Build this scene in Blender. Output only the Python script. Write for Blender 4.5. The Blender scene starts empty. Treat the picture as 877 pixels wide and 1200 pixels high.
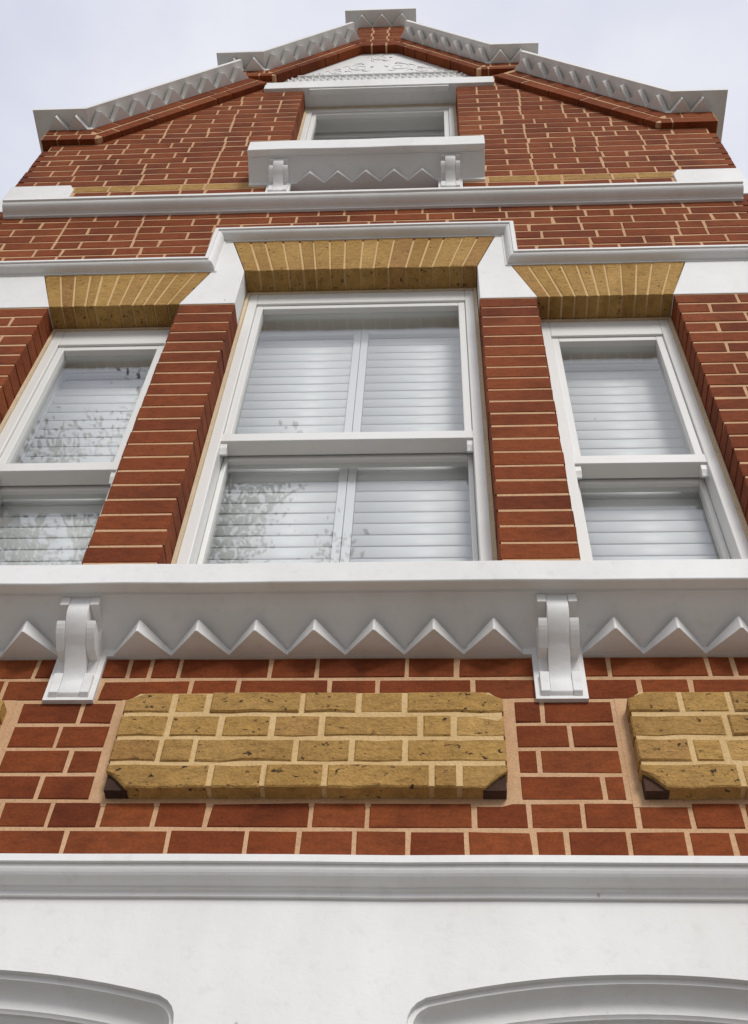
import bpy, math, random
from mathutils import Vector, Matrix

random.seed(11)
SC = bpy.context.scene
COL = SC.collection
ZB = 1.6            # eye height: all facade heights below are measured from the eye

# ------------------------------------------------------------------ camera
PITCH, ROLL, YAW = math.radians(54.116), math.radians(3.533), math.radians(-5.141)
FPX, DIST, CAMX = 1390.16, 1.9786, 0.2935
F = Vector((math.sin(YAW)*math.cos(PITCH), math.cos(YAW)*math.cos(PITCH), math.sin(PITCH)))
r0 = Vector((math.cos(YAW), -math.sin(YAW), 0)); u0 = r0.cross(F)
RR = math.cos(ROLL)*r0 + math.sin(ROLL)*u0
UU = -math.sin(ROLL)*r0 + math.cos(ROLL)*u0
cam = bpy.data.cameras.new('camera'); camo = bpy.data.objects.new('camera', cam); COL.objects.link(camo)
m = Matrix.Identity(4)
for i in range(3):
    m[i][0], m[i][1], m[i][2] = RR[i], UU[i], -F[i]
m[0][3], m[1][3], m[2][3] = CAMX, -DIST, ZB
camo.matrix_world = m
cam.sensor_fit = 'VERTICAL'; cam.sensor_height = 36.0; cam.lens = FPX/1200*36.0
cam.clip_start = 0.05; cam.clip_end = 2000
SC.camera = camo

# ------------------------------------------------------------------ sky, sun, exposure
SUN_EL, SUN_AZ = math.radians(34), math.radians(20)     # azimuth measured from straight behind the eye towards the right
world = bpy.data.worlds.new('World'); SC.world = world; world.use_nodes = True
nt = world.node_tree; nt.nodes.clear()
N = nt.nodes.new; L = nt.links.new
out = N('ShaderNodeOutputWorld'); bg = N('ShaderNodeBackground'); bg.inputs[1].default_value = 0.1
sky = N('ShaderNodeTexSky'); sky.sky_type = 'NISHITA'; sky.sun_disc = False
sky.sun_elevation = SUN_EL; sky.sun_rotation = math.pi - SUN_AZ
tc = N('ShaderNodeTexCoord'); mp = N('ShaderNodeMapping'); mp.inputs['Scale'].default_value = (1, 1, 1.6)
ns = N('ShaderNodeTexNoise'); ns.inputs['Scale'].default_value = 2.6; ns.inputs['Detail'].default_value = 6; ns.inputs['Roughness'].default_value = 0.55
cr = N('ShaderNodeValToRGB'); cr.color_ramp.elements[0].position = 0.3; cr.color_ramp.elements[1].position = 0.72
cr.color_ramp.elements[0].color = (4.6, 4.8, 5.7, 1); cr.color_ramp.elements[1].color = (6.6, 6.6, 6.9, 1)
mx = N('ShaderNodeMixRGB'); mx.inputs[0].default_value = 0.93
L(tc.outputs['Generated'], mp.inputs[0]); L(mp.outputs[0], ns.inputs[0]); L(ns.outputs[0], cr.inputs[0])
L(sky.outputs[0], mx.inputs[1]); L(cr.outputs[0], mx.inputs[2]); L(mx.outputs[0], bg.inputs[0]); L(bg.outputs[0], out.inputs[0])
sun = bpy.data.lights.new('sun', 'SUN'); sun.energy = 1.35; sun.angle = math.radians(17); sun.color = (1.0, 0.97, 0.92)
suno = bpy.data.objects.new('sun', sun); COL.objects.link(suno)
sd = Vector((math.sin(SUN_AZ)*math.cos(SUN_EL), -math.cos(SUN_AZ)*math.cos(SUN_EL), math.sin(SUN_EL)))
suno.rotation_euler = (-sd).to_track_quat('-Z', 'Y').to_euler(); suno.location = (6, -8, 14)
SC.view_settings.view_transform = 'Standard'; SC.view_settings.look = 'None'
SC.view_settings.exposure = 0.55; SC.view_settings.gamma = 1.0; SC.view_settings.use_curve_mapping = False
SC.cycles.max_bounces = 6; SC.cycles.diffuse_bounces = 3; SC.cycles.glossy_bounces = 3; SC.cycles.transparent_max_bounces = 12

# ------------------------------------------------------------------ materials
def mat(name):
    mt = bpy.data.materials.new(name); mt.use_nodes = True
    nt = mt.node_tree
    return mt, nt, nt.nodes['Principled BSDF']
def nd(nt, t, **kw):
    n = nt.nodes.new(t)
    for k, v in kw.items():
        if k in n.inputs.keys(): n.inputs[k].default_value = v
        else: setattr(n, k, v)
    return n
def pos(nt, scale=(1, 1, 1)):
    g = nt.nodes.new('ShaderNodeNewGeometry'); mp = nt.nodes.new('ShaderNodeMapping')
    mp.inputs['Scale'].default_value = scale; nt.links.new(g.outputs['Position'], mp.inputs[0]); return mp.outputs[0]
def ramp(nt, src, stops):
    r = nt.nodes.new('ShaderNodeValToRGB'); e = r.color_ramp.elements
    while len(e) < len(stops): e.new(0.5)
    for i, (p, c) in enumerate(stops):
        e[i].position = p; e[i].color = (c[0], c[1], c[2], 1) if len(c) == 3 else c
    nt.links.new(src, r.inputs[0]); return r.outputs[0]
def mixc(nt, kind, fac, a, b):
    x = nt.nodes.new('ShaderNodeMixRGB'); x.blend_type = kind
    for i, s in ((0, fac), (1, a), (2, b)):
        if hasattr(s, 'links'): nt.links.new(s, x.inputs[i])
        elif i == 0: x.inputs[0].default_value = s
        else: x.inputs[i].default_value = (s[0], s[1], s[2], 1)
    return x.outputs[0]
def bump(nt, b, src, strength, dist):
    n = nt.nodes.new('ShaderNodeBump'); n.inputs['Strength'].default_value = strength; n.inputs['Distance'].default_value = dist
    nt.links.new(src, n.inputs['Height']); nt.links.new(n.outputs[0], b.inputs['Normal'])
def noise(nt, scale, detail=4, rough=0.55, sc=(1, 1, 1)):
    n = nd(nt, 'ShaderNodeTexNoise', Scale=scale, Detail=detail, Roughness=rough); nt.links.new(pos(nt, sc), n.inputs['Vector']); return n.outputs[0]

def brick_material(name, stops, speck=None, grime=(0.35, 0.25, 0.2)):
    mt, nt, b = mat(name)
    oi = nt.nodes.new('ShaderNodeObjectInfo'); at = nt.nodes.new('ShaderNodeAttribute'); at.attribute_name = 'tint'
    ad = nd(nt, 'ShaderNodeMath', operation='ADD'); fr = nd(nt, 'ShaderNodeMath', operation='FRACT')
    nt.links.new(oi.outputs['Random'], ad.inputs[0]); nt.links.new(at.outputs['Fac'], ad.inputs[1]); nt.links.new(ad.outputs[0], fr.inputs[0])
    c = ramp(nt, fr.outputs[0], stops)
    g1 = noise(nt, 26, 6, 0.65, (1, 1, 2.4))
    c = mixc(nt, 'MULTIPLY', 0.75, c, ramp(nt, g1, [(0.25, (0.55, 0.5, 0.46)), (0.5, (0.98, 0.96, 0.95)), (0.8, (1.35, 1.3, 1.25))]))
    g2 = noise(nt, 150, 3, 0.6)
    c = mixc(nt, 'MULTIPLY', 0.5, c, ramp(nt, g2, [(0.3, (0.6, 0.58, 0.55)), (0.6, (1.1, 1.1, 1.1))]))
    g3 = noise(nt, 3.1, 5, 0.6)
    c = mixc(nt, 'MULTIPLY', 0.55, c, ramp(nt, g3, [(0.35, grime), (0.55, (1, 1, 1))]))
    if speck:
        sp = ramp(nt, noise(nt, 58, 2.5, 0.6, (1, 1, 1.35)), [(0.635, (0, 0, 0)), (0.685, (1, 1, 1))])
        gate = ramp(nt, noise(nt, 17, 2), [(0.40, (0.15, 0.15, 0.15)), (0.55, (1, 1, 1))])
        mk = mixc(nt, 'MULTIPLY', 1.0, sp, gate)
        c = mixc(nt, 'MIX', mk, c, speck)
    nt.links.new(c, b.inputs['Base Color']); b.inputs['Roughness'].default_value = 0.88; b.inputs['Specular IOR Level'].default_value = 0.25
    hh = mixc(nt, 'ADD', 0.6, g1, g2)
    if speck: hh = mixc(nt, 'SUBTRACT', 0.7, hh, mk)
    bump(nt, b, hh, 0.85 if speck else 0.55, 0.006 if speck else 0.004)
    return mt

RED = brick_material('red_brick', [(0.0, (0.18, 0.039, 0.0095)), (0.25, (0.205, 0.046, 0.011)), (0.5, (0.235, 0.056, 0.0135)), (0.75, (0.215, 0.052, 0.013)), (0.92, (0.265, 0.070, 0.019)), (1.0, (0.185, 0.044, 0.013))])
STOCK = brick_material('stock_brick', [(0.0, (0.40, 0.238, 0.070)), (0.35, (0.455, 0.278, 0.086)), (0.65, (0.39, 0.232, 0.073)), (0.85, (0.48, 0.298, 0.10)), (1.0, (0.37, 0.205, 0.068))], speck=(0.05, 0.03, 0.02), grime=(0.6, 0.52, 0.42))

def mortar_material(name, c0, c1):
    mt, nt, b = mat(name)
    g = noise(nt, 9, 6, 0.6); g2 = noise(nt, 190, 3)
    c = ramp(nt, g, [(0.3, c0), (0.7, c1)])
    c = mixc(nt, 'MULTIPLY', 0.45, c, ramp(nt, g2, [(0.3, (0.65, 0.62, 0.6)), (0.6, (1.08, 1.08, 1.08))]))
    nt.links.new(c, b.inputs['Base Color']); b.inputs['Roughness'].default_value = 0.95; b.inputs['Specular IOR Level'].default_value = 0.1
    bump(nt, b, g2, 0.4, 0.003); return mt
MORTAR = mortar_material('peach_mortar', (0.53, 0.325, 0.18), (0.64, 0.41, 0.245))
BUFFM = mortar_material('buff_mortar', (0.58, 0.40, 0.19), (0.68, 0.49, 0.25))
MASTIC = mortar_material('sand_mastic', (0.66, 0.52, 0.34), (0.74, 0.61, 0.43))

def paint_material(name, col, rough, dirt=0.25, bs=0.12):
    mt, nt, b = mat(name)
    g = noise(nt, 2.2, 6, 0.62, (1, 1, 0.5)); g2 = noise(nt, 24, 6, 0.68)
    c = mixc(nt, 'MULTIPLY', dirt, col, ramp(nt, g, [(0.32, (0.72, 0.70, 0.66)), (0.58, (1, 1, 1))]))
    c = mixc(nt, 'MULTIPLY', dirt*0.5, c, ramp(nt, g2, [(0.28, (0.6, 0.58, 0.54)), (0.45, (1, 1, 1))]))
    v = nd(nt, 'ShaderNodeTexVoronoi', Scale=7.0); nt.links.new(pos(nt, (1, 1, .6)), v.inputs['Vector'])
    c = mixc(nt, 'MIX', ramp(nt, v.outputs['Distance'], [(0.018, (.7, .7, .7)), (0.032, (0, 0, 0))]), c, (0.33, 0.29, 0.24))
    nt.links.new(c, b.inputs['Base Color']); b.inputs['Roughness'].default_value = rough
    bump(nt, b, g2, bs, 0.004); return mt
WHITE = paint_material('white_masonry_paint', (0.80, 0.80, 0.785), 0.6, 0.42, 0.3)
STONE = paint_material('weathered_white_coping', (0.80, 0.80, 0.775), 0.65, 0.4, 0.25)
FRAME = paint_material('white_window_paint', (0.80, 0.80, 0.77), 0.4, 0.12, 0.04)
SHUT = paint_material('white_shutter_paint', (0.92, 0.925, 0.93), 0.45, 0.03, 0.02)
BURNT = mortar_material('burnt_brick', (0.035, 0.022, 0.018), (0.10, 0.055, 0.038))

def glass_material():
    mt, nt, b = mat('window_glass'); nt.nodes.remove(b)
    o = nt.nodes['Material Output']
    lw = nd(nt, 'ShaderNodeLayerWeight', Blend=0.5)
    p5 = nd(nt, 'ShaderNodeMath', operation='POWER'); p5.inputs[1].default_value = 5.0
    nt.links.new(lw.outputs['Facing'], p5.inputs[0])
    ma = nd(nt, 'ShaderNodeMath', operation='MULTIPLY_ADD'); ma.inputs[1].default_value = 0.9; ma.inputs[2].default_value = 0.145
    nt.links.new(p5.outputs[0], ma.inputs[0])
    tr = nt.nodes.new('ShaderNodeBsdfTransparent'); tr.inputs[0].default_value = (0.985, 0.995, 0.99, 1)
    gl = nt.nodes.new('ShaderNodeBsdfGlossy'); gl.inputs['Roughness'].default_value = 0.0
    nw = noise(nt, 5, 2); bp = nt.nodes.new('ShaderNodeBump'); bp.inputs['Strength'].default_value = 0.025; bp.inputs['Distance'].default_value = 0.02
    nt.links.new(nw, bp.inputs['Height']); nt.links.new(bp.outputs[0], gl.inputs['Normal'])
    ms = nt.nodes.new('ShaderNodeMixShader')
    nt.links.new(ma.outputs[0], ms.inputs[0]); nt.links.new(tr.outputs[0], ms.inputs[1]); nt.links.new(gl.outputs[0], ms.inputs[2])
    nt.links.new(ms.outputs[0], o.inputs[0]); return mt
GLASS = glass_material()
def plain(name, c, rough=0.8, var=0.2, scale=8):
    mt, nt, b = mat(name); g = noise(nt, scale, 6, 0.6)
    cc = mixc(nt, 'MULTIPLY', var, c, ramp(nt, g, [(0.3, (0.5, 0.5, 0.5)), (0.7, (1.2, 1.2, 1.2))]))
    nt.links.new(cc, b.inputs['Base Color']); b.inputs['Roughness'].default_value = rough; bump(nt, b, g, 0.2, 0.01); return mt
SLATE = plain('roof_slate', (0.07, 0.075, 0.085), 0.6, 0.5)
ASPHALT = plain('asphalt', (0.05, 0.05, 0.052), 0.9, 0.4, 30)
PAVE = plain('paving_concrete', (0.26, 0.24, 0.21), 0.9, 0.4, 3)
KERB = plain('granite_kerb', (0.32, 0.31, 0.30), 0.8, 0.3, 20)
SOIL = plain('ground_soil', (0.16, 0.14, 0.11), 0.95, 0.5, 2)
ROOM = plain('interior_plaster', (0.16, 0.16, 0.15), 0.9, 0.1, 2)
BARK = plain('bark', (0.12, 0.09, 0.065), 0.95, 0.6, 14)
PLASTIC = plain('white_catch_metal', (0.7, 0.7, 0.68), 0.35, 0.1)
def leaf_material():
    mt, nt, b = mat('leaf'); at = nt.nodes.new('ShaderNodeAttribute'); at.attribute_name = 'tint'
    c = ramp(nt, at.outputs['Fac'], [(0, (0.045, 0.065, 0.02)), (0.5, (0.075, 0.095, 0.03)), (1, (0.115, 0.125, 0.05))])
    nt.links.new(c, b.inputs['Base Color']); b.inputs['Roughness'].default_value = 0.5
    return mt
LEAF = leaf_material()

# ------------------------------------------------------------------ mesh helpers
class MB:
    def __init__(s): s.v = []; s.f = []; s.t = []; s.ct = 0.0
    def add(s, vs, fs):
        o = len(s.v); s.v += [tuple(v) for v in vs]; s.f += [tuple(i+o for i in f) for f in fs]; s.t += [s.ct]*len(vs); return s
    def box(s, x0, x1, y0, y1, z0, z1):
        return s.add([(x0,y0,z0),(x1,y0,z0),(x1,y1,z0),(x0,y1,z0),(x0,y0,z1),(x1,y0,z1),(x1,y1,z1),(x0,y1,z1)],
                     [(0,1,5,4),(1,2,6,5),(2,3,7,6),(3,0,4,7),(4,5,6,7),(3,2,1,0)])
    def prism(s, poly, y0, y1):
        """polygon in (x,z), counter-clockwise seen from the street, extruded from y0 (front) to y1 (back)"""
        n = len(poly)
        a = sum(poly[i][0]*poly[(i+1)%n][1]-poly[(i+1)%n][0]*poly[i][1] for i in range(n))
        if a < 0: poly = poly[::-1]
        vs = [(x,y0,z) for x,z in poly]+[(x,y1,z) for x,z in poly]
        fs = [tuple(range(n)), tuple(range(2*n-1,n-1,-1))]+[(i,i+n,(i+1)%n+n,(i+1)%n) for i in range(n)]
        return s.add(vs, fs)
    def side_wavy(s, poly, x0, x1, step=.18, amp=.0014):
        n = len(poly); k = max(2, int((x1-x0)/step)); base = len(s.v); vs = []; fs = []
        for i in range(k+1):
            jy, jz = random.uniform(-amp,amp), random.uniform(-amp,amp)
            vs += [(x0+(x1-x0)*i/k, y+(jy if y < -.05 else 0), z+(jz if y < -.05 else 0)) for y,z in poly]
        for i in range(k):
            for j in range(n): fs.append((i*n+j, i*n+(j+1)%n, (i+1)*n+(j+1)%n, (i+1)*n+j))
        fs += [tuple(range(n)), tuple(range(k*n+n-1, k*n-1, -1))]
        return s.add(vs, fs)
    def side(s, poly, x0, x1):
        """polygon in (y,z) extruded along x"""
        n = len(poly)
        a = sum(poly[i][0]*poly[(i+1)%n][1]-poly[(i+1)%n][0]*poly[i][1] for i in range(n))
        if a < 0: poly = poly[::-1]
        vs = [(x1,y,z) for y,z in poly]+[(x0,y,z) for y,z in poly]
        fs = [tuple(range(n)), tuple(range(2*n-1,n-1,-1))]+[(i,i+n,(i+1)%n+n,(i+1)%n) for i in range(n)]
        return s.add(vs, fs)
    def wavy(s, path, prof, amp=.0013, step=.21):
        pts = []
        for (a, b) in zip(path[:-1], path[1:]):
            ln = math.hypot(b[0]-a[0], b[1]-a[1]); k = max(1, int(ln/step))
            for i in range(k):
                t = i/k; j = amp if i else 0
                pts.append((a[0]+(b[0]-a[0])*t+random.uniform(-j,j)*(abs(b[1]-a[1])>.1), a[1]+(b[1]-a[1])*t+random.uniform(-j,j)*(abs(b[0]-a[0])>.1)))
        pts.append(path[-1]); return s.sweep(pts, prof)
    def sweep(s, path, prof, caps=True):
        """profile [(n,y)] carried along an (x,z) path; n is measured to the right of travel, corners mitred"""
        k = len(path); m = len(prof); vs = []
        for i in range(k):
            def dr(a, b):
                d = Vector((b[0]-a[0], b[1]-a[1])); d.normalize(); return d
            d0 = dr(path[max(i-1,0)], path[max(i-1,0)+1]); d1 = dr(path[min(i,k-2)], path[min(i,k-2)+1])
            n0 = Vector((d0.y,-d0.x)); n1 = Vector((d1.y,-d1.x)); nn = n0+n1; nn.normalize(); sc = 1/max(0.3, nn.dot(n0))
            for (o, y) in prof: vs.append((path[i][0]+nn.x*o*sc, y, path[i][1]+nn.y*o*sc))
        fs = []
        for i in range(k-1):
            for j in range(m-1):
                a = i*m+j; fs.append((a, a+m, a+m+1, a+1))
        if caps: fs += [tuple(range(m)), tuple(range((k-1)*m+m-1,(k-1)*m-1,-1))]
        return s.add(vs, fs)
    def build(s, name, material, parent=None, smooth=False, bevel=0.0, seg=2, kind=None, fix=True):
        me = bpy.data.meshes.new(name)
        me.from_pydata([(x,y,z+ZB) for x,y,z in s.v], [], s.f); me.update()
        if any(s.t):
            a = me.attributes.new('tint','FLOAT','POINT'); a.data.foreach_set('value', s.t)
        if fix:
            import bmesh
            bm = bmesh.new(); bm.from_mesh(me); bmesh.ops.recalc_face_normals(bm, faces=bm.faces); bm.to_mesh(me); bm.free()
        me.materials.append(material)
        if smooth:
            for p in me.polygons: p.use_smooth = True
        o = bpy.data.objects.new(name, me); COL.objects.link(o)
        if parent: o.parent = parent
        if bevel:
            b = o.modifiers.new('bevel','BEVEL'); b.width = bevel; b.segments = seg; b.limit_method = 'ANGLE'; b.angle_limit = math.radians(35)
        if kind: o['kind'] = kind
        return o
def empty(name, parent=None, loc=(0,0,0)):
    o = bpy.data.objects.new(name, None); COL.objects.link(o); o.location = loc; o.empty_display_size = 0.2
    if parent: o.parent = parent
    return o
def link_copy(src, parent, loc=None, rot=None):
    c = src.copy(); COL.objects.link(c); c.parent = parent
    if loc is not None: c.location = loc
    if rot is not None: c.rotation_euler = rot
    return c
U = random.uniform

# ------------------------------------------------------------------ the setting
def slab(name, material, x0, x1, y0, y1, z0, z1):
    o = MB().box(x0,x1,y0,y1,z0-ZB,z1-ZB).build(name, material); o['kind'] = 'structure'; return o
slab('ground', SOIL, -300, 300, -300, 300, -0.5, -0.16)
slab('pavement', PAVE, -60, 60, -3.8, 6, -0.15, 0.0)
slab('kerb', KERB, -60, 60, -3.95, -3.804, -0.15, 0.004)
slab('road', ASPHALT, -60, 60, -11.0, -3.954, -0.15, -0.12)
slab('far_pavement', PAVE, -60, 60, -16.0, -11.004, -0.15, 0.0)

# ------------------------------------------------------------------ the house
house = empty('house')
house['label'] = 'tall red brick house front with white painted sills, sash windows and stepped gable'
house['category'] = 'house'

G = 0.075                         # brick gauge
E = 1.66; E2 = 1.70               # half width below / above the upper string course
# --- mortar body of the front wall (built as blocks, 6 mm behind the brick faces)
MY = 0.0018
core = MB()
def cbox(x0, x1, z0, z1, y1=0.33): core.box(x0, x1, MY, y1, z0, z1)
RAKE1 = ((1.52, 6.22), (0.80, 7.06)); RAKE2 = ((0.66, 7.22), (0.17, 7.84))
cbox(-E+.03, E-.03, 1.452, 2.36)
for s in (-1, 1):
    a, b = sorted((s*(1.19+.0045), s*(E-.03))); cbox(a, b, 2.361, 4.117)
    a, b = sorted((s*(0.465+.0045), s*(0.68-.0045))); cbox(a, b, 2.361, 4.117)
    a, b = sorted((s*0.56, s*(E-.03))); cbox(a, b, 4.418, 4.715)
cbox(-E+.03, E-.03, 4.7155, 5.05)
for s in (-1, 1):
    core.prism([(s*0.4345, 5.051), (s*(E2-.03), 5.051), (s*(E2-.03), 6.10), (s*1.55, 6.13), (s*0.84, 6.96), (s*0.84, 7.14), (s*0.68, 7.14), (s*0.635, 6.99), (s*0.4345, 6.98)], MY, 0.33)
core.prism([(-0.62, 6.985), (0.62, 6.985), (0.62, 7.15), (0.12, 7.80), (0.10, 8.08), (-0.14, 8.08), (-0.16, 7.80), (-0.64, 7.15)], 0.06, 0.33)
wall = core.build('wall', MORTAR, house)

# --- red bricks: list every one, the largest in view become objects, the rest one mesh
bricks = []      # (x0,x1,z0,z1,yfront,depth)
J = 0.0098
def put(x0, x1, z0, z1, y=0.0, d=0.10):
    if x1-x0 > 0.015: bricks.append((x0+J/2, x1-J/2, z0+J/2, z1-J/2, y, d))
def course_joints(x0, x1, odd, flip=False, irregular=0.12):
    xs = [x0]; x = x0 + (0.0 if not odd else 0.056); k = odd
    if odd: xs.append(x0+0.1125*1.0); x = xs[-1]; k = 0
    while True:
        w = 0.225 if k == 0 else 0.1125
        if random.random() < irregular: w = random.choice((0.225, 0.1125, 0.169))
        x += w*U(0.975, 1.025); k = 1-k
        if x > x1-0.05: break
        xs.append(x)
    xs.append(x1)
    if flip: xs = [x0+x1-v for v in xs][::-1]
    return xs
def row(xs, z0, z1, y=0.0, ends=(False, False)):
    for i in range(len(xs)-1):
        a, b = xs[i], xs[i+1]
        if i == 0 and a in (-E, -E2): a -= J/2
        if i == len(xs)-2 and b in (E, E2): b += J/2
        if i == 0 and ends[0]: a -= J/2
        if i == len(xs)-2 and ends[1]: b += J/2
        put(a, b, z0, z1, y)
def lift(i): return 1.5405 + G*i
# spandrel, courses counted up from the lower cornice
SP = {0: [-1.66,-1.435,-1.21,-1.1,-0.875,-0.76,-0.65,-0.491,-0.273,-0.108,0.0,0.117,0.227,0.348,0.487,0.553,0.679,0.798,0.89,1.0,1.22,1.335,1.56,1.66],
      1: [-1.66,-1.55,-1.33,-1.215,-0.99,-0.88,-0.65,-0.54,-0.431,-0.313,-0.201,0.02,0.141,0.366,0.481,0.593,0.706,0.817,0.926,1.04,1.265,1.38,1.60,1.66],
      6: [-1.66,-1.44,-1.2,-1.09,-0.87,-0.751,-0.52,-0.298,-0.184,0.035,0.149,0.376,0.54,0.765,0.883,1.11,1.22,1.44,1.56,1.66],
      7: [-1.66,-1.55,-1.33,-1.21,-0.98,-0.87,-0.691,-0.46,-0.407,-0.335,-0.113,0.001,0.218,0.337,0.56,0.702,0.936,0.996,1.22,1.33,1.56,1.66]}
for i, xs in SP.items(): row(xs, lift(i), lift(i+1))
row(course_joints(-E, E, 0), lift(-1), lift(0))
for i, (jl, jr) in {2: (-0.583, 0.645), 3: (-0.537, 0.513), 4: (-0.581, 0.589), 5: (-0.544, 0.531)}.items():
    row([-0.694, jl, -0.462], lift(i), lift(i+1)); row([0.464, jr, 0.694], lift(i), lift(i+1))
    row([-E, -1.55 if i % 2 else -1.44, -1.30], lift(i), lift(i+1)); row([1.30, 1.41 if i % 2 else 1.5, E], lift(i), lift(i+1))
for i in range(8, 11): row(course_joints(-E, E, i % 2), lift(i), lift(i+1))
# piers and outer jambs
NP = 23; GP = (4.117-2.368)/NP
for i in range(NP):
    z0 = 2.368+GP*i; z1 = z0+GP
    for s in (-1, 1):
        a, b = sorted((s*0.465, s*0.68)); put(a-J/2+U(-.0015,.0015), b+J/2+U(-.0015,.0015), z0, z1, 0, 0.106)
        xs = course_joints(1.19, E, i % 2, irregular=0.3)
        if s < 0: xs = [-v for v in xs][::-1]
        row(xs, z0, z1, 0, (s > 0, s < 0))
# over the arches up to the string course
n = 0; z = 4.4525
while z < 5.03:
    if z+G < 4.75:
        row(course_joints(0.60, E, n % 2), z, z+G); row([-v for v in course_joints(0.60, E, (n+1) % 2)][::-1], z, z+G)
    else: row(course_joints(-E, E, n % 2), z, z+G)
    n += 1; z += G
# gable field
z = 5.035; n = 0
TZ = []
while z < 7.12:
    z1 = z+G; zm = z+G/2
    xmax = E2 if z1 < 6.0 else min(E2, 1.52-(z1-6.22)*0.857-0.03)
    if z1 > 6.93: xmax = 0.90
    if z1 > 6.93 and zm > 7.1: xmax = 0.86
    inner = None
    if zm < 6.86: inner = 0.43
    elif zm < 6.985: inner = 0.655
    else: inner = 0.64
    if 5.33 < zm < 5.42: TZ.append((z, z1))
    elif 5.20 < zm < 5.33:
        for s in (-1, 1):
            xs = course_joints(0.43, 1.385, n % 2); row(xs if s > 0 else [-v for v in xs][::-1], z, z1)
    elif zm < 5.20: row(course_joints(-E2, E2, n % 2), z, z1)
    elif inner < xmax:
        for s in (-1, 1):
            xs = course_joints(inner, xmax, (n + (s > 0)) % 2)
            row(xs if s > 0 else [-v for v in xs][::-1], z, z1, 0, (s > 0, s < 0))
    n += 1; z = z1

def brick_geom(w, h, d, c=0.0022, jit=0.0014):
    q = lambda: U(-jit, jit)
    vs = [(-w/2,d,-h/2),(w/2,d,-h/2),(w/2,d,h/2),(-w/2,d,h/2)]
    o = [(-w/2+q(),c,-h/2+q()),(w/2+q(),c,-h/2+q()),(w/2+q(),c,h/2+q()),(-w/2+q(),c,h/2+q())]
    f = [(-w/2+c,q()*.4,-h/2+c),(w/2-c,q()*.4,-h/2+c),(w/2-c,q()*.4,h/2-c),(-w/2+c,q()*.4,h/2-c)]
    if random.random() < .16 and w > .06:
        k = random.randrange(4); e = U(.0015,.0042); x, y, z = f[k]; f[k] = (x-math.copysign(e*1.3,x), y, z-math.copysign(e,z)); x, y, z = o[k]; o[k] = (x-math.copysign(.002,x), y+U(.002,.004), z)
    vs = vs+o+f
    fs = [(8,9,10,11)]
    for i in range(4):
        k = (i+1) % 4; fs += [(4+i,4+k,8+k,8+i), (i,k,4+k,4+i)]
    return vs, fs
_cache = {}
def brick_mesh(name, w, h, d, material):
    key = (name, round(w*250), round(h*500), round(d*200), random.randrange(4))
    if key not in _cache:
        me = bpy.data.meshes.new(name); vs, fs = brick_geom(w, h, d); me.from_pydata(vs, [], fs); me.update(); me.materials.append(material); _cache[key] = me
    return _cache[key]
def screen(x, y, z):
    v = Vector((x-CAMX, y+DIST, z)); d = v.dot(F); return 438.5+FPX*v.dot(RR)/d, 600-FPX*v.dot(UU)/d, d
def shown(b):
    x0,x1,z0,z1,y,d = b; px, py, dd = screen((x0+x1)/2, y, (z0+z1)/2)
    if not (-40 < px < 917 and -20 < py < 1220): return 0
    if 2.14 < z1 < 2.52 or (4.40 < z0 < 4.55 and abs(x0+x1) > 1.2) or z0 < 1.53: return 0
    return (x1-x0)*(z1-z0)/dd**3
bricks.sort(key=shown, reverse=True)
for b in bricks[:296]:
    x0,x1,z0,z1,y,d = b
    o = bpy.data.objects.new('brick', brick_mesh('brick', x1-x0, z1-z0, d, RED)); COL.objects.link(o); o.parent = wall
    o.location = ((x0+x1)/2, y+U(-.0008,.0006), (z0+z1)/2+ZB); o.rotation_euler = (U(-.006,.006), U(-.004,.004), U(-.005,.005))
rest = MB()
for b in bricks[296:]:
    x0,x1,z0,z1,y,d = b; rest.ct = U(0.001, 1); vs, fs = brick_geom(x1-x0, z1-z0, d)
    cx, cz, cy = (x0+x1)/2, (z0+z1)/2, y+U(-.0008,.0006); rest.add([(vx+cx, vy+cy, vz+cz) for vx,vy,vz in vs], fs)
rest.build('brickwork', RED, wall, kind='stuff', fix=False)

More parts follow.
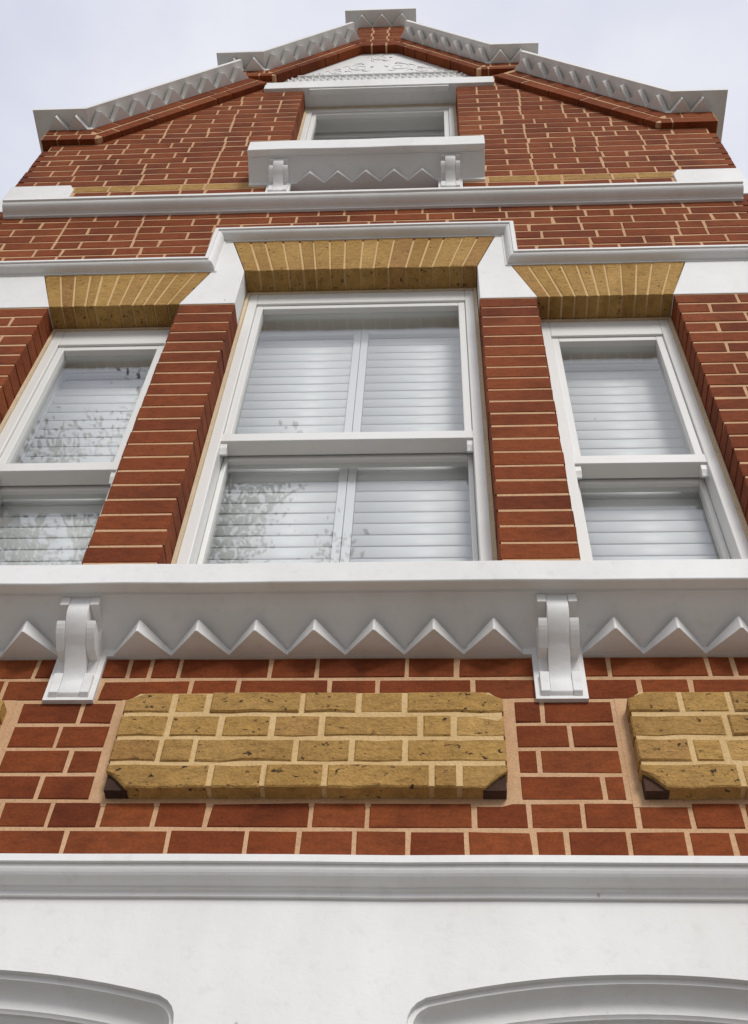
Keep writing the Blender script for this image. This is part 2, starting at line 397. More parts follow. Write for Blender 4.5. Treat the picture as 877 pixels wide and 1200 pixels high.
# --- rough cut yellow panels set proud of the spandrel
ZP0, ZP1 = 1.692, 1.986; HP = (ZP1-ZP0)/4
PAN = [(-0.432, 0.440, [[-0.201,-0.086,0.047,0.277,0.336],[-0.324,-0.248,-0.023,0.102,0.219],[-0.318,-0.199,-0.082,0.031,0.253,0.326],[-0.319,-0.236,-0.019,0.11,0.217]]),
       (0.722, 1.272, [[0.93,1.05],[0.84,0.91,1.13],[0.93,1.05,1.16],[0.84,0.95,1.06,1.2]]),
       (-1.272, -0.722, [[-1.05,-0.93],[-1.1,-0.95,-0.84],[-1.2,-1.0,-0.9],[-1.13,-0.95,-0.84]])]
for (xa, xb, jo) in PAN:
    T = 0.038
    bed = MB()
    bed.prism([(xa+.052,ZP0+.010),(xb-.052,ZP0+.010),(xb-.004,ZP0+.055),(xb-.004,ZP1-.03),(xb-.03,ZP1-.006),(xa+.03,ZP1-.006),(xa+.004,ZP1-.03),(xa+.004,ZP0+.055)], -T+0.003, 0.002)
    panel = bed.build('stock_brick_panel', BUFFM, house)
    panel['label'] = 'yellow stock brick panel with cut corners'
    MB().box(xa-0.022, xb+0.014, 0.0006, 0.05, ZP0-0.016, ZP1+0.010).build('mortar_margin', MORTAR, panel)
    for r in range(4):
        xs = [xa]+jo[r]+[xb]; z0 = ZP0+HP*r+0.0055; z1 = ZP0+HP*(r+1)-0.0055
        for i in range(len(xs)-1):
            x0 = xs[i]+(0.006 if i else 0); x1 = xs[i+1]-(0.006 if i < len(xs)-2 else 0)
            poly = []
            def edge(ax, az, bx, bz, nseg):
                for q in range(nseg):
                    t = q/nseg; poly.append((ax+(bx-ax)*t+(U(-.002,.002) if q else 0), az+(bz-az)*t+(U(-.003,.003) if q else 0)))
            L0 = i == 0; R0 = i == len(xs)-2; cz = 0.047 if r == 0 else 0.022; cx = 0.05 if r == 0 else 0.045
            bl = [(x0, z0+cz), (x0+cx*.45, z0+cz*.62), (x0+cx, z0)] if (L0 and r == 0) else [(x0, z0)]
            br = [(x1-cx, z0), (x1-cx*.45, z0+cz*.62), (x1, z0+cz)] if (R0 and r == 0) else [(x1, z0)]
            tr = [(x1, z1-cz), (x1-cx, z1)] if (R0 and r == 3) else [(x1, z1)]
            tl = [(x0+cx, z1), (x0, z1-cz)] if (L0 and r == 3) else [(x0, z1)]
            corners = bl+br+tr+tl
            for q in range(len(corners)):
                a = corners[q]; b = corners[(q+1) % len(corners)]
                ln = math.hypot(a[0]-b[0], a[1]-b[1]); edge(a[0], a[1], b[0], b[1], max(1, int(ln/0.05)))
            mb = MB(); nn = len(poly); cxm = sum(p[0] for p in poly)/nn; czm = sum(p[1] for p in poly)/nn
            fy = -T+U(-.003,.002)
            def ins(x, z):
                d = Vector((cxm-x, czm-z)); sx = .0035 if cxm > x else -.0035; sz = .0035 if czm > z else -.0035
                return (x+sx, fy+U(-.0012,.0012), z+sz)
            vs = [(x,0.0,z) for x,z in poly]+[(x,fy+.003,z) for x,z in poly]+[ins(x,z) for x,z in poly]
            fs = [tuple(range(2*nn,3*nn))]
            for q in range(nn):
                k = (q+1) % nn; fs += [(q,k,nn+k,nn+q), (nn+q,nn+k,2*nn+k,2*nn+q)]
            mb.add(vs, fs); mb.build('brick', STOCK, panel)
    for sgn, xc in ((1, xa), (-1, xb)):                 # burnt hollow under each cut lower corner
        MB().prism([(xc+sgn*.004,ZP0+.004),(xc+sgn*.054,ZP0+.004),(xc+sgn*.05,ZP0+.012),(xc+sgn*.025,ZP0+.034),(xc+sgn*.004,ZP0+.052)], -0.027, 0.0).build('burnt_corner', BURNT, panel)

# --- white profile sets
def cove(n, y0, n0, y1, n1):
    return [(n0+(n1-n0)*(1-math.cos(math.pi/2*i/n)), y0+(y1-y0)*math.sin(math.pi/2*i/n)) for i in range(n+1)]
def moulding(name, path, c, h, parent=house, lip=0.017, foot=0.010, back=0.03, material=WHITE):
    prof = [(-0.004, back), (-0.004, -foot*0.6), (0.004, -foot*0.6), (0.004, -foot)] + [(h*.12+(h-lip-h*.12)*(1-math.cos(t)), -foot-(c-0.006-foot)*math.sin(t)) for t in [math.pi/2*i/7 for i in range(8)]]
    prof += [(h-lip, -c), (h-0.003, -c), (h, -c+0.004), (h+0.012, back)]
    return MB().wavy(path, prof, .0022).build(name, material, parent)
# lower cornice: fillet, hollow, small fillet
lc = MB(); prof = [(-0.052, 0.03), (-0.052, -0.008), (-0.043, -0.010), (-0.040, -0.016)]
prof += [(-0.036+0.028*(1-math.cos(t)), -0.018-0.034*math.sin(t)) for t in [math.pi/2*i/8 for i in range(9)]]
prof += [(-0.008, -0.060), (0.008, -0.060), (0.012, -0.056), (0.034, 0.03)]
lc.wavy([(E+.03, 1.495), (-E-.03, 1.495)], prof).build('cornice', WHITE, house)
# ground storey render with two arched windows
def arch_path(cx, grow=0.0):
    R = 1.637; hw = 0.44; pts = []
    top = 1.285; zc = top-R
    pts.append((cx+hw, -0.6)); pts.append((cx+hw, 1.182))
    for a in range(1, 5):
        t = math.radians(a*18); pts.append((cx+hw-0.045*(1-math.cos(t)), 1.182+0.052*math.sin(t)))
    for i in range(17):
        x = 0.405-0.81*i/16; pts.append((cx+x, zc+math.sqrt(R*R-x*x)))
    for a in range(4, 0, -1):
        t = math.radians(a*18); pts.append((cx-hw+0.045*(1-math.cos(t)), 1.182+0.052*math.sin(t)))
    pts.append((cx-hw, 1.182)); pts.append((cx-hw, -0.6)); return pts
AC = {-1: -0.63, 1: 0.67}
rw = MB(); ZT = 1.4515
for s in (-1, 1):
    p = arch_path(AC[s])[::-1]
    for i in range(1, len(p)-2):
        rw.add([(p[i][0],0,p[i][1]),(p[i+1][0],0,p[i+1][1]),(p[i+1][0],0,ZT),(p[i][0],0,ZT)], [(0,1,2,3)])
xs = [-E, -1.07, -0.19, 0.23, 1.11, E]
for i in (0, 2, 4): rw.add([(xs[i],0,-1.6),(xs[i+1],0,-1.6),(xs[i+1],0,ZT),(xs[i],0,ZT)], [(0,1,2,3)])
for i in (1, 3): rw.add([(xs[i],0,-1.6),(xs[i+1],0,-1.6),(xs[i+1],0,-0.6),(xs[i],0,-0.6)], [(0,1,2,3)])
for x in (-E, E): rw.add([(x,0,-1.6),(x,0.33,-1.6),(x,0.33,ZT),(x,0,ZT)], [(0,1,2,3)])
rw.build('rendered_wall', WHITE, house)
for s in (-1, 1):
    prof = [(0,0),(0,0.010),(-0.006,0.012),(-0.009,0.016),(-0.009,0.026)]
    prof = [(-o, y) for o, y in [(0,0),(0,.012),(.010,.014),(.011,.020)]+[(.011+.036*(1-math.cos(t)),.022+.030*math.sin(t)) for t in [math.pi/2*i/7 for i in range(8)]]+[(.050,.056),(.053,.058),(.053,.066),(.058,.070),(.074,.098),(.078,.10),(.078,.16),(.09,.165),(.09,.30)]]
    prof = [(-o, y) for o, y in prof]
    a = MB().sweep(arch_path(AC[s]), [(-o, y) for o, y in prof], caps=False).build('arch_moulding', WHITE, house)
    for p in a.data.polygons: p.use_smooth = True
    md = a.modifiers.new('edges','EDGE_SPLIT'); md.split_angle = math.radians(32)
    gw = empty('ground_floor_window', house)
    MB().box(AC[s]-.40, AC[s]+.40, .19, .192, -.6, 1.22).build('pane', GLASS, gw)
    fb = MB(); fb.box(AC[s]-.40,AC[s]+.40,.165,.215,1.13,1.26); fb.box(AC[s]-.40,AC[s]-.33,.165,.215,-.6,1.13); fb.box(AC[s]+.33,AC[s]+.40,.165,.215,-.6,1.13); fb.box(AC[s]-.33,AC[s]+.33,.165,.215,.30,.345)
    fb.build('frame', FRAME, gw, bevel=.003)
# dark rooms behind the glass
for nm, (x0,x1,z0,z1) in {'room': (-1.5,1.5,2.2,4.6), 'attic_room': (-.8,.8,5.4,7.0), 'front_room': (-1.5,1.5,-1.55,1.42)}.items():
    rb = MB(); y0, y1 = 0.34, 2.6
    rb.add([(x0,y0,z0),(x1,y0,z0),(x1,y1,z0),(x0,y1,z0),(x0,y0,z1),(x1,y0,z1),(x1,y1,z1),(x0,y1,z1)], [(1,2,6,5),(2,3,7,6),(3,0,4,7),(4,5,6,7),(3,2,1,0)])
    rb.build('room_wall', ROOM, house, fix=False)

# --- skewback blocks, yellow flat arches, hood mould
SK = [[(-.683,4.119),(-.467,4.119),(-.467,4.41),(-.552,4.71),(-.60,4.71),(-.60,4.41)],
      [(-E,4.119),(-1.188,4.119),(-1.285,4.412),(-E,4.412)]]
for poly in SK:
    for s in (1, -1):
        MB().prism([(s*x, z) for x, z in poly], -0.002, 0.106).build('skewback_block', WHITE, house, bevel=.003)
def flat_arch(xa, xb, xta, xtb, z0, z1, nv):
    bk = MB(); bk.prism([(xa+.004,z0+.004),(xb-.004,z0+.004),(xtb-.004,z1-.002),(xta+.004,z1-.002)], MY-.001, 0.10)
    ar = bk.build('flat_arch', BUFFM, house); ar['label'] = 'flat arch of yellow gauged bricks'
    ts = [0.0]+[(i+U(-.13,.13))/nv for i in range(1, nv)]+[1.0]
    for i in range(nv):
        t0, t1 = ts[i], ts[i+1]; g = U(.0028,.0042)
        b0, b1 = xa+(xb-xa)*t0+g, xa+(xb-xa)*t1-g; c0, c1 = xta+(xtb-xta)*t0+g, xta+(xtb-xta)*t1-g
        if i == 0: b0 -= g; c0 -= g
        if i == nv-1: b1 += g; c1 += g
        c = .0022; fy = U(-.0025,-.0008); mb = MB(); q = lambda: U(-.0012,.0012)
        zt = z1+.002
        base = [(b0+q(),z0+q()),(b1+q(),z0+q()),(c1+q(),zt),(c0+q(),zt)]
        inn = [(b0+c,z0+c),(b1-c,z0+c),(c1-c,zt-c),(c0+c,zt-c)]
        vs = [(x,.105,z) for x,z in base]+[(x,fy+c,z) for x,z in base]+[(x,fy,z) for x,z in inn]
        fs = [(8,9,10,11)]
        for k in range(4): j = (k+1)%4; fs += [(k,j,4+j,4+k),(4+k,4+j,8+j,8+k)]
        mb.add(vs, fs); mb.build('voussoir', STOCK, ar)
flat_arch(-.465, .465, -.55, .55, 4.412, 4.712, 16)
for s in (-1, 1):
    a, b = sorted((s*.682, s*1.188)); ta, tb = sorted((s*.602, s*1.283)); flat_arch(a, b, ta, tb, 4.119, 4.412, 11)
moulding('hood_mould', [(E,4.408),(.582,4.408),(.582,4.704),(-.582,4.704),(-.582,4.408),(-E,4.408)], 0.050, 0.046)
# upper string course
sc_ = MB(); prof = [(-0.004,.03),(-0.004,-.012),(0.004,-.014),(0.006,-.022)]+[(.008+.03*(1-math.cos(t)),-.022-.042*math.sin(t)) for t in [math.pi/2*i/8 for i in range(9)]]+[(.038,-.072),(.058,-.072),(.062,-.066),(.085,.03)]
sc_.wavy([(1.64,5.032),(-1.635,5.032)], prof).build('string_course', STONE, house)
for s in (-1, 1):
    a = [(s*1.395,5.10),(s*E2+s*.006,5.10),(s*E2+s*.006,5.415),(s*1.42,5.415),(s*1.395,5.36)]
    MB().prism(a, -0.008, 0.105).build('end_block', WHITE, house, bevel=.004)
for (z0, z1) in TZ:      # single yellow course
    for s in (-1, 1):
        xs = course_joints(0.55, 1.40, 0)
        for i in range(len(xs)-1):
            a, b = sorted((s*xs[i]+J/2*s, s*xs[i+1]-J/2*s)); vs, fs = brick_geom(b-a, z1-z0-J, .1); cx, cz = (a+b)/2, (z0+z1)/2
            MB().add([(x+cx,y,zz+cz) for x,y,zz in vs], fs).build('yellow_course_brick', STOCK, wall, fix=False)

# --- sills with dogtooth and brackets
def tooth_mesh(name, pitch, prot, h, material, hb):
    """dogtooth: upright front arris of height h, lower (hb) where it dies into the wall"""
    w = pitch*0.5; me = bpy.data.meshes.new(name); c = 0.03; pf = prot*(1-c*.2)
    vs = [(-w,0,0),(w,0,0),(c*w,-pf,0),(-c*w,-pf,0),(-w,0,hb),(w,0,hb),(c*w,-pf,h),(-c*w,-pf,h)]
    fs = [(3,2,1,0),(4,7,3,0),(7,6,2,3),(6,5,1,2),(5,6,7,4),(5,4,0,1)]
    me.from_pydata(vs, [], fs); me.update(); me.materials.append(material)
    import bmesh
    bm = bmesh.new(); bm.from_mesh(me); bmesh.ops.recalc_face_normals(bm, faces=bm.faces); bmesh.ops.bevel(bm, geom=bm.edges[:], offset=.0008, segments=1, affect='EDGES'); bm.to_mesh(me); bm.free()
    return me
def teeth(parent, mesh, xs, y, z):
    for x in xs:
        o = bpy.data.objects.new('dogtooth', mesh); COL.objects.link(o); o.parent = parent; o.location = (x, y, z+ZB)
def bracket(parent, xc, zt, zb, w, top, foot_y):
    """console: stepped core with cheeks, cut by two notches each side"""
    H = zt-zb; core_w = w*.54; b = empty('bracket_group') if False else None
    yz = lambda t: -(foot_y+(top-foot_y)*(0.5-0.5*math.cos(math.pi*min(1,max(0,t))))*1.0)
    pr = [(0,zb)]
    pr += [(-foot_y*.55, zb), (-foot_y, zb+.04*H), (-foot_y*1.05, zb+.17*H)]
    for i in range(0, 21):
        t = i/20; bul = 0.10*top*math.sin(math.pi*t)*(1 if t > .5 else .2)
        pr.append((yz(t)-bul*.4, zb+(.20+.66*t)*H))
    pr += [(-top, zb+.88*H), (-top, zt-.001), (0, zt-.001)]
    mb = MB(); mb.side(pr, xc-core_w/2, xc+core_w/2)
    o = mb.build('bracket', WHITE, parent, smooth=True, bevel=.002); o.modifiers.new('edges','EDGE_SPLIT').split_angle = math.radians(38)
    def cheek(t0, t1, nm, extra):
        q = [(0, zb+t0*H)]
        for i in range(7):
            t = t0+(t1-t0)*i/6; tt = (t-.20)/.66
            q.append((min(yz(tt)-extra*math.sin(math.pi*i/6), -.006), zb+t*H))
        q.append((0, zb+t1*H)); return q
    def recess(t0, t1):
        q = [(0, zb+t0*H)]
        for i in range(5):
            t = t0+(t1-t0)*i/4; q.append((min(yz((t-.20)/.66)*.45, -.014), zb+t*H))
        q.append((0, zb+t1*H)); return q
    for s in (-1, 1):
        a, c = sorted((xc+s*(core_w/2+.0003), xc+s*w/2))
        q = [(0,zb),(-foot_y*.6,zb),(-foot_y*1.1,zb+.04*H),(-foot_y*1.1,zb+.16*H),(-foot_y*1.3,zb+.30*H)]
        q += recess(.301,.48)[1:-1]+cheek(.481,.70,'lobe',.006)[1:-1]+recess(.701,.87)[1:-1]+[(-top-.002,zb+.871*H),(-top-.002,zt-.001),(0,zt-.001)]
        MB().side(q, a, c).build('bracket_cheek', WHITE, parent, bevel=.0015)
    pl = MB().box(xc-w*.63, xc+w*.63, -.012, .004, zb-.008, zt-.001).build('bracket_plate', WHITE, parent)
def sill(x0, x1, zs, zt, p, zf, name='window_sill'):
    fa = zt-zs
    pr = [(.20, zt+.05), (-p+.006, zt), (-p, zt-.005), (-p, zs+.003), (-p+.004, zs), (-p+.022, zs), (-p+.026, zs+.006), (-p+.034, zs+.006), (-p+.038, zs), (-p+.042, zs+.0005), (-.010, zf+.020), (-.010, zf), (.20, zf)]
    o = MB().side_wavy(pr, x0, x1).build(name, WHITE, house, bevel=.0015); return o
ws = sill(-1.42, 1.42, 2.222, 2.302, 0.172, 2.137)
T1 = tooth_mesh('dogtooth', .146, .082, .040, WHITE, .016)
teeth(ws, T1, [-.434,-.289,-.147,-.004,.140,.284,.428], -.0098, 2.1372)
teeth(ws, T1, [s*(.715+.1475*k) for s in (-1,1) for k in range(5)], -.0098, 2.1372)
for s in (-1, 1): bracket(ws, s*.581-.001, 2.2215, 1.992, .096, .128, .020)
ws2 = sill(-.565, .535, 5.425, 5.545, .150, 5.352)
T2 = tooth_mesh('dogtooth', .130, .050, .034, WHITE, .019)
teeth(ws2, T2, [-.275+.13*k for k in range(5)], -.0098, 5.3522)
for x in (-.42, .375): bracket(ws2, x, 5.4245, 5.25, .088, .105, .018)

# --- sash windows with shutters
def frame_bars(x0, x1, z0, z1, wl, wr, wt, wb, y0, y1):
    mb = MB(); mb.box(x0, x0+wl, y0, y1, z0, z1); mb.box(x1-wr, x1, y0, y1, z0, z1)
    mb.box(x0+wl, x1-wr, y0+.0005, y1-.0005, z1-wt, z1)
    if wb: mb.box(x0+wl, x1-wr, y0+.0005, y1-.0005, z0, z0+wb)
    return mb
def slat_mesh(w):
    me = bpy.data.meshes.new('slat'); n = 8; vs = []; fs = []
    for e in (0, 1):
        for i in range(n):
            a = 2*math.pi*i/n; vs.append((-w/2+w*e, .0055*math.sin(a), (.0292*math.cos(a))))
    for i in range(n): k = (i+1)%n; fs.append((i, k, n+k, n+i))
    fs += [tuple(range(n))[::-1], tuple(range(n, 2*n))]
    me.from_pydata(vs, [], fs); me.update(); me.materials.append(SHUT)
    for p in me.polygons: p.use_smooth = len(p.vertices) == 4
    return me
def sash_window(x0, x1, z0, z1, zm, leaves, attic=False, head=.085):
    w = empty('sash_window', house)
    ms = MB(); ms.box(x0+.001,x0+.013,.092,.104,z0,z1); ms.box(x1-.013,x1-.001,.092,.104,z0,z1); ms.box(x0+.013,x1-.013,.092,.104,z1-.008,z1-.001)
    ms.build('mastic_joint', MASTIC, w)
    fw = .036 if not attic else .03
    frame_bars(x0+.013, x1-.013, z0, z1-.008, fw, fw, head, .03, .099, .222).build('box_frame', FRAME, w, bevel=.003)
    ix0, ix1, iz1 = x0+.013+fw+.001, x1-.013-fw-.001, z1-.009-head
    # upper (outer) sash
    frame_bars(ix0, ix1, zm, iz1, .026, .026, .027, 0, .109, .150).build('upper_sash', FRAME, w, bevel=.0025)
    MB().box(ix0-.012, ix1+.012, .103, .162, zm-.002, zm+.043).build('meeting_rail', FRAME, w, bevel=.002)
    MB().box(ix0+.0262, ix1-.0262, .134, .138, zm+.0432, iz1-.0272).build('pane', GLASS, w)
    for s, xx in ((1, ix0-.006), (-1, ix1+.006)):    # horns under the meeting rail
        a, b = sorted((xx, xx+s*.026))
        MB().side([(.111,zm-.0025),(.148,zm-.0025),(.148,zm-.020),(.138,zm-.040),(.124,zm-.052),(.119,zm-.040),(.113,zm-.028)], a, b).build('horn', FRAME, w, bevel=.002)
    # lower (inner) sash
    frame_bars(ix0, ix1, z0+.03, zm+.036, .016, .016, .052, .06, .168, .208).build('lower_sash', FRAME, w, bevel=.0025)
    MB().box(ix0+.0162, ix1-.0162, .188, .192, z0+.09, zm-.0165).build('pane', GLASS, w)
    sm = None
    cx0, cx1 = x0+.02, x1-.02; lw = (cx1-cx0)/leaves
    ztop = z1-.045
    for k in range(leaves):
        sh = empty('shutter', house); a, b = cx0+lw*k+.001, cx0+lw*(k+1)-.001; st = .028
        frame_bars(a, b, z0+.02, ztop, st, st, .075, .09, .226, .252).build('shutter_frame', SHUT, sh, bevel=.002)
        sm = slat_mesh(b-a-2*st-.003); zz = z0+.115+.03
        while zz < ztop-.08:
            o = bpy.data.objects.new('slat', sm); COL.objects.link(o); o.parent = sh
            o.location = ((a+b)/2, .239, zz+ZB); o.rotation_euler = (math.radians(5+U(-1,1)), 0, 0); zz += .0595
sash_window(-.465, .465, 2.36, 4.41, 3.302, 2)
sash_window(.680, 1.190, 2.36, 4.117, 3.140, 1, head=.112)
sash_window(-1.190, -.680, 2.36, 4.117, 3.140, 1, head=.112)
sash_window(-.43, .43, 5.56, 6.838, 6.05, 1, True, head=.05)

# --- attic lintel, carved pediment
li = MB(); li.side([(.10,6.842),(-.020,6.842),(-.020,6.955),(-.012,6.962),(.10,6.985)], -.66, .645); li.build('lintel', WHITE, house, bevel=.004)
MB().box(-.40,.39,-.012,.02,6.826,6.8415).build('lintel_fillet', WHITE, house, bevel=.003)
ty = MB(); ty.prism([(-.63,6.99),(.63,6.99),(.63,7.10),(.54,7.20),(.30,7.50),(-.02,7.86),(-.33,7.50),(-.57,7.20),(-.63,7.10)], .022, .058)
tym = ty.build('pediment_panel', WHITE, house)
dm = bpy.data.meshes.new('diamond'); q = .019
dm.from_pydata([(-q,0,0),(0,0,-q),(q,0,0),(0,0,q),(0,-.012,0)], [], [(0,1,4),(1,2,4),(2,3,4),(3,0,4)]); dm.update(); dm.materials.append(WHITE)
for k in range(27):
    for r in range(2):
        x = -.55+.04*k+(.02 if r else 0)
        o = bpy.data.objects.new('diamond', dm); COL.objects.link(o); o.parent = tym; o.location = (x, .0215, 7.128+.036*r+ZB)
MB().box(-.50,.45,.010,.023,7.186,7.196).build('pediment_rail', WHITE, tym, bevel=.003)
def tube(mb, pts, rad, n=6):
    rings = []
    for i, p in enumerate(pts):
        a = Vector(pts[max(0,i-1)]); b = Vector(pts[min(len(pts)-1,i+1)]); d = (b-a).normalized()
        u = d.cross(Vector((0,1,0)));
        if u.length < .01: u = d.cross(Vector((1,0,0)))
        u.normalize(); v = d.cross(u); r = rad(i/(len(pts)-1)) if callable(rad) else rad
        rings.append([tuple(Vector(p)+u*r*math.cos(2*math.pi*k/n)+v*r*math.sin(2*math.pi*k/n)) for k in range(n)])
    vs = [p for rg in rings for p in rg]; fs = []
    for i in range(len(pts)-1):
        for k in range(n): fs.append((i*n+k, i*n+(k+1)%n, (i+1)*n+(k+1)%n, (i+1)*n+k))
    fs += [tuple(range(n))[::-1], tuple(range(len(vs)-n, len(vs)))]
    mb.add(vs, fs)
for (cx, cz, r, s) in [(-.27,7.28,.05,1),(.23,7.28,.05,-1),(-.14,7.36,.07,1),(.10,7.36,.07,-1),(-.02,7.56,.06,1),(-.38,7.235,.025,1),(.34,7.235,.025,-1)]:
    mb = MB(); tube(mb, [(cx+s*r*(1-t*.8)*math.cos(t*9+1.5), .0235, cz+r*(1-t*.8)*math.sin(t*9+1.5)) for t in [i/26 for i in range(27)]], lambda t: .007-.003*t)
    for k in range(5):
        a = k*1.25; mb.ct = 0; tube(mb, [(cx+s*r*1.0*math.cos(a), .0235, cz+r*math.sin(a)), (cx+s*r*1.3*math.cos(a+.25), .0225, cz+r*1.3*math.sin(a+.25)), (cx+s*r*1.45*math.cos(a+.6), .0235, cz+r*1.45*math.sin(a+.6))], lambda t: .006*(1-t)+.002, 5)
    mb.build('scroll_relief', WHITE, tym, smooth=True)

# --- stepped gable: brick bands, dogtooth and copings
P = 0.125; LT = .044
T3 = tooth_mesh('dogtooth', .122, .070, LT-.001, STONE, LT*.75)
def gable_run(path, cut, band, sgn, n_first, shift=0.0, label=None):
    """path [outer end, knee, upper end] on the right hand side in (x,z): coping underside; mirrored for sgn=-1"""
    p = [(sgn*x+shift, z) for x, z in path]
    inner = [(sgn*(path[0][0]-cut)+shift, path[0][1])]+p[1:]
    if sgn < 0: p = p[::-1]; inner = inner[::-1]
    def run(pts, n0, n1, y0, y1): return MB().sweep(pts, [(n0,y0),(n1,y0),(n1,y1),(n0,y1),(n0,y0)])
    c = run(p, 0, .024, -P, .40).build('coping', STONE, house, bevel=.004)
    run(inner, -LT, -.0008, -.030, .30).build('frieze', STONE, c)
    bd = run(inner, -LT-band+.008, -LT-.001, -.0285, .28).build('brick_band', MORTAR, house)
    bb = MB()
    for i in range(len(inner)-1):
        a = Vector(inner[i]); b = Vector(inner[i+1]); d = (b-a).normalized(); n = Vector((d.y,-d.x)); ln = (b-a).length
        flat = abs(d.y) < .05; k = n_first if flat else max(1, round(ln/.122)); pit = ln/k
        ang = math.atan2(-d.y, -d.x)
        for j in range(k):
            q = a+d*(pit*(j+.5))-n*(LT-.0005)
            o = bpy.data.objects.new('dogtooth', T3); COL.objects.link(o); o.parent = c
            o.location = (q.x, -.0298, q.y+ZB); o.rotation_euler = (0, -ang, 0); o.scale = (pit/.122, 1, 1)
        nc = 2; hc = band/nc
        e0 = (band*.45 if i > 0 else 0); e1 = (band*.45 if i < len(inner)-2 else 0)
        for rr in range(nc):
            x = -.2-U(.0,.15)
            up0 = LT+hc*(rr+1)-.005*(rr == 0); sh = (LT+hc*(rr+.5))*.47
            xa, xb = (-sh if i > 0 else 0), ln+(sh if i < len(inner)-2 else 0)
            if sgn > 0 and not flat: pass
            while x < xb:
                w = .225 if random.random() < .6 else .1125
                s0, s1 = max(xa, x)+.005, min(xb, x+w)-.005
                if s1-s0 > .02:
                    p0 = a+d*s0-n*up0; p1 = a+d*s1-n*up0; up = n*(hc-.010)
                    bb.ct = U(.001,1); bb.prism([tuple(p0), tuple(p1), tuple(p1+up), tuple(p0+up)], -.0305+U(-.0015,.001), .05)
                x += w
    bb.build('band_brickwork', RED, bd, kind='stuff')
    return c
for s in (-1, 1):
    gable_run([(1.80,6.215),(1.515,6.215),(0.80,7.06)], .075, .155, s, 2)
    gable_run([(0.945,7.222),(0.665,7.222),(0.16,7.845)], .045, .115, s, 2, shift=-.028)
tp = MB(); tp.box(-.178,.118,-.0265,.30,7.66,8.115); tb_ = tp.build('gable_top_block', MORTAR, house)
zz = 7.655; k = 0; tbk = MB()
while zz < 8.09:
    for (x0, x1) in ([(-.185,-.075),(-.075,.015),(.015,.125)] if k % 2 == 0 else [(-.185,-.085),(-.085,.025),(.025,.125)]):
        tbk.ct = U(.001,1); vs, fs = brick_geom(x1-x0-.010, .065, .1); tbk.add([(x+(x0+x1)/2, y-.029, z+zz+.0375) for x,y,z in vs], fs)
    zz += .0755; k += 1
tbk.build('top_brickwork', RED, tb_, kind='stuff', fix=False)
tcp = MB().box(-.265,.198,-P,.40,8.155,8.18).build('coping', STONE, house, bevel=.004)
MB().box(-.195,.135,-.030,.30,8.119,8.1545).build('frieze', STONE, tcp)
for k in range(3):
    o = bpy.data.objects.new('dogtooth', T3); COL.objects.link(o); o.parent = tcp; o.location = (-.19+.13*(k+.5)-.03, -.0298, 8.1195+ZB); o.scale = (1.06,1,1)

# --- side walls and roof behind the gable
def brick_wall_material():
    mt, nt, b = mat('side_brickwork'); bt = nd(nt, 'ShaderNodeTexBrick', Scale=1.0)
    bt.inputs['Color1'].default_value = (.21,.05,.021,1); bt.inputs['Color2'].default_value = (.27,.075,.034,1); bt.inputs['Mortar'].default_value = (.6,.37,.2,1)
    bt.inputs['Brick Width'].default_value = .225; bt.inputs['Row Height'].default_value = .075; bt.inputs['Mortar Size'].default_value = .005
    g = nt.nodes.new('ShaderNodeNewGeometry'); sp = nt.nodes.new('ShaderNodeSeparateXYZ'); cb = nt.nodes.new('ShaderNodeCombineXYZ')
    nt.links.new(g.outputs['Position'], sp.inputs[0]); nt.links.new(sp.outputs['Y'], cb.inputs[0]); nt.links.new(sp.outputs['Z'], cb.inputs[1]); nt.links.new(cb.outputs[0], bt.inputs['Vector'])
    nt.links.new(bt.outputs['Color'], b.inputs['Base Color']); b.inputs['Roughness'].default_value = .9; return mt
SIDE = brick_wall_material()
sw = MB()
for s in (-1, 1):
    a, b = sorted((s*1.657, s*1.632)); sw.box(a, b, .104, .3315, 1.46, 5.05)
    a, b = sorted((s*1.657, s*1.44)); sw.box(a, b, .332, 6, -1.6, 5.05)
    a, b = sorted((s*1.697, s*1.672)); sw.box(a, b, .104, .3315, 5.0505, 6.05)
    a, b = sorted((s*1.697, s*1.44)); sw.box(a, b, .332, 6, 5.0505, 6.05)
sw.box(-1.44, 1.44, 5.7, 6, -1.6, 6.05)
sw.build('side_wall', SIDE, house)
rf = MB()
for s in (-1, 1):
    d = [(s*1.80,6.02),(s*.0,7.62),(s*.0,7.72),(s*1.80,6.12)]; rf.prism(d, .362, 6.1)
rf.build('roof', SLATE, house)

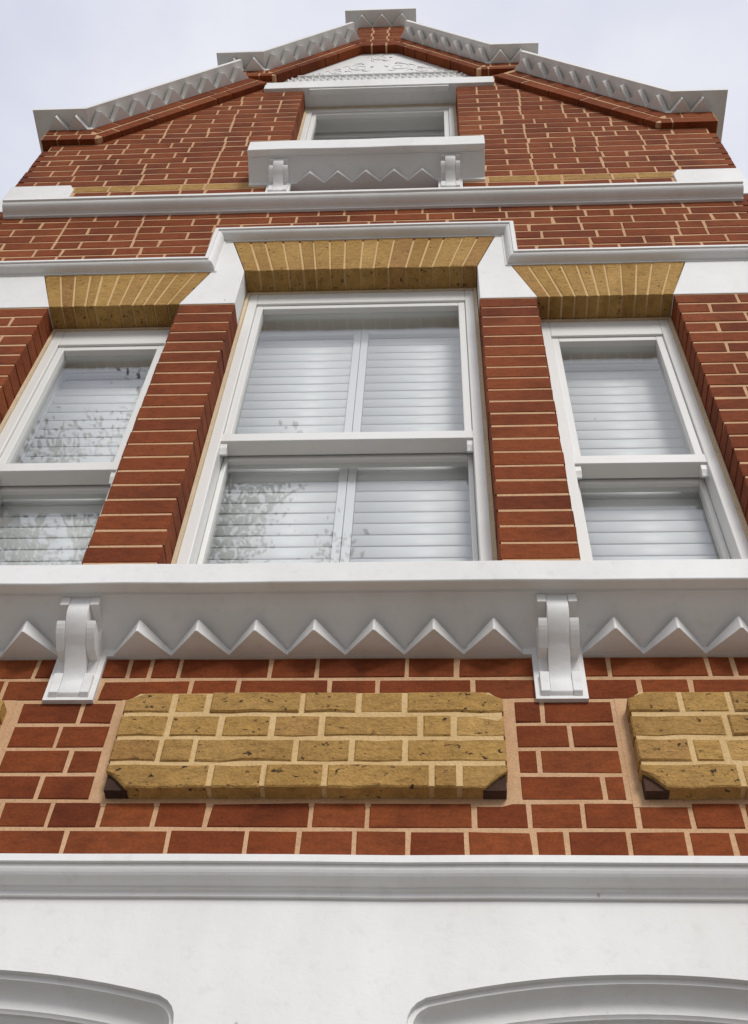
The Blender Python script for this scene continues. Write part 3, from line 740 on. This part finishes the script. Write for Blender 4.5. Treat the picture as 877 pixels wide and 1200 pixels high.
# ------------------------------------------------------------------ street tree behind the viewer (seen in the panes)
tree = empty('street_tree', None, (-3.35, -5.0, 0)); tree['label'] = 'leafy street tree reflected in the window panes'; tree['category'] = 'tree'
def at_tree(o): o.parent = tree; o.matrix_parent_inverse = tree.matrix_world.inverted(); return o
tree.matrix_world = Matrix.Translation((-3.35, -5.0, 0))
CT = Vector((-3.35, -5.0, 11.0-ZB)); RADI = Vector((3.3, 2.0, 2.9))
tk = MB(); ends = []
tube(tk, [(-3.35+.12*math.sin(i*.9), -5.0+.1*math.cos(i*.7), -ZB+i*.9) for i in range(11)], lambda t: .20*(1-.72*t)+.01, 10)
for i in range(54):
    h = U(6.4, 9.8); a = U(0, 2*math.pi); el = U(.1, 1.0); e = CT+Vector((RADI.x*math.cos(a)*U(.55,1)*math.cos(el), RADI.y*math.sin(a)*U(.55,1)*math.cos(el), RADI.z*(math.sin(el)*1.5-.7)*U(.7,1)))
    b0 = Vector((-3.35, -5.0, h-ZB-.6)); mid = b0.lerp(e, .5)+Vector((U(-.2,.2), U(-.2,.2), U(.0,.35)))
    tube(tk, [tuple(b0), tuple(b0.lerp(mid,.5)+Vector((0,0,.08))), tuple(mid), tuple(mid.lerp(e,.5)), tuple(e)], lambda t: .055*(1-t)+.008, 5); ends.append((mid, e))
    for w in range(5):
        q = mid.lerp(e, U(.2,1)); q2 = q+Vector((U(-.5,.5), U(-.5,.5), U(-.1,.5))); tube(tk, [tuple(q), tuple(q.lerp(q2,.5)+Vector((0,0,.04))), tuple(q2)], lambda t: .012*(1-t)+.004, 4)
at_tree(tk.build('trunk', BARK, None, smooth=True))
cw = MB()
for (mid, e) in ends:
    for c in range(6):
        cc = mid.lerp(e, U(.25, 1.12))+Vector((random.gauss(0,.28), random.gauss(0,.28), random.gauss(0,.26)))
        for l in range(46):
            p = cc+Vector((random.gauss(0,.13), random.gauss(0,.13), random.gauss(0,.12)))
            d = Vector((U(-1,1), U(-1,1), U(-.8,.5))).normalized(); s = d.cross(Vector((U(-1,1), U(-1,1), U(-1,1)))).normalized()
            ll = U(.04,.075); ww = ll*.34; cw.ct = U(.01,1)
            cw.add([tuple(p), tuple(p+d*ll*.5+s*ww), tuple(p+d*ll), tuple(p+d*ll*.5-s*ww)], [(0,1,2,3)])
at_tree(cw.build('crown', LEAF, None, fix=False))
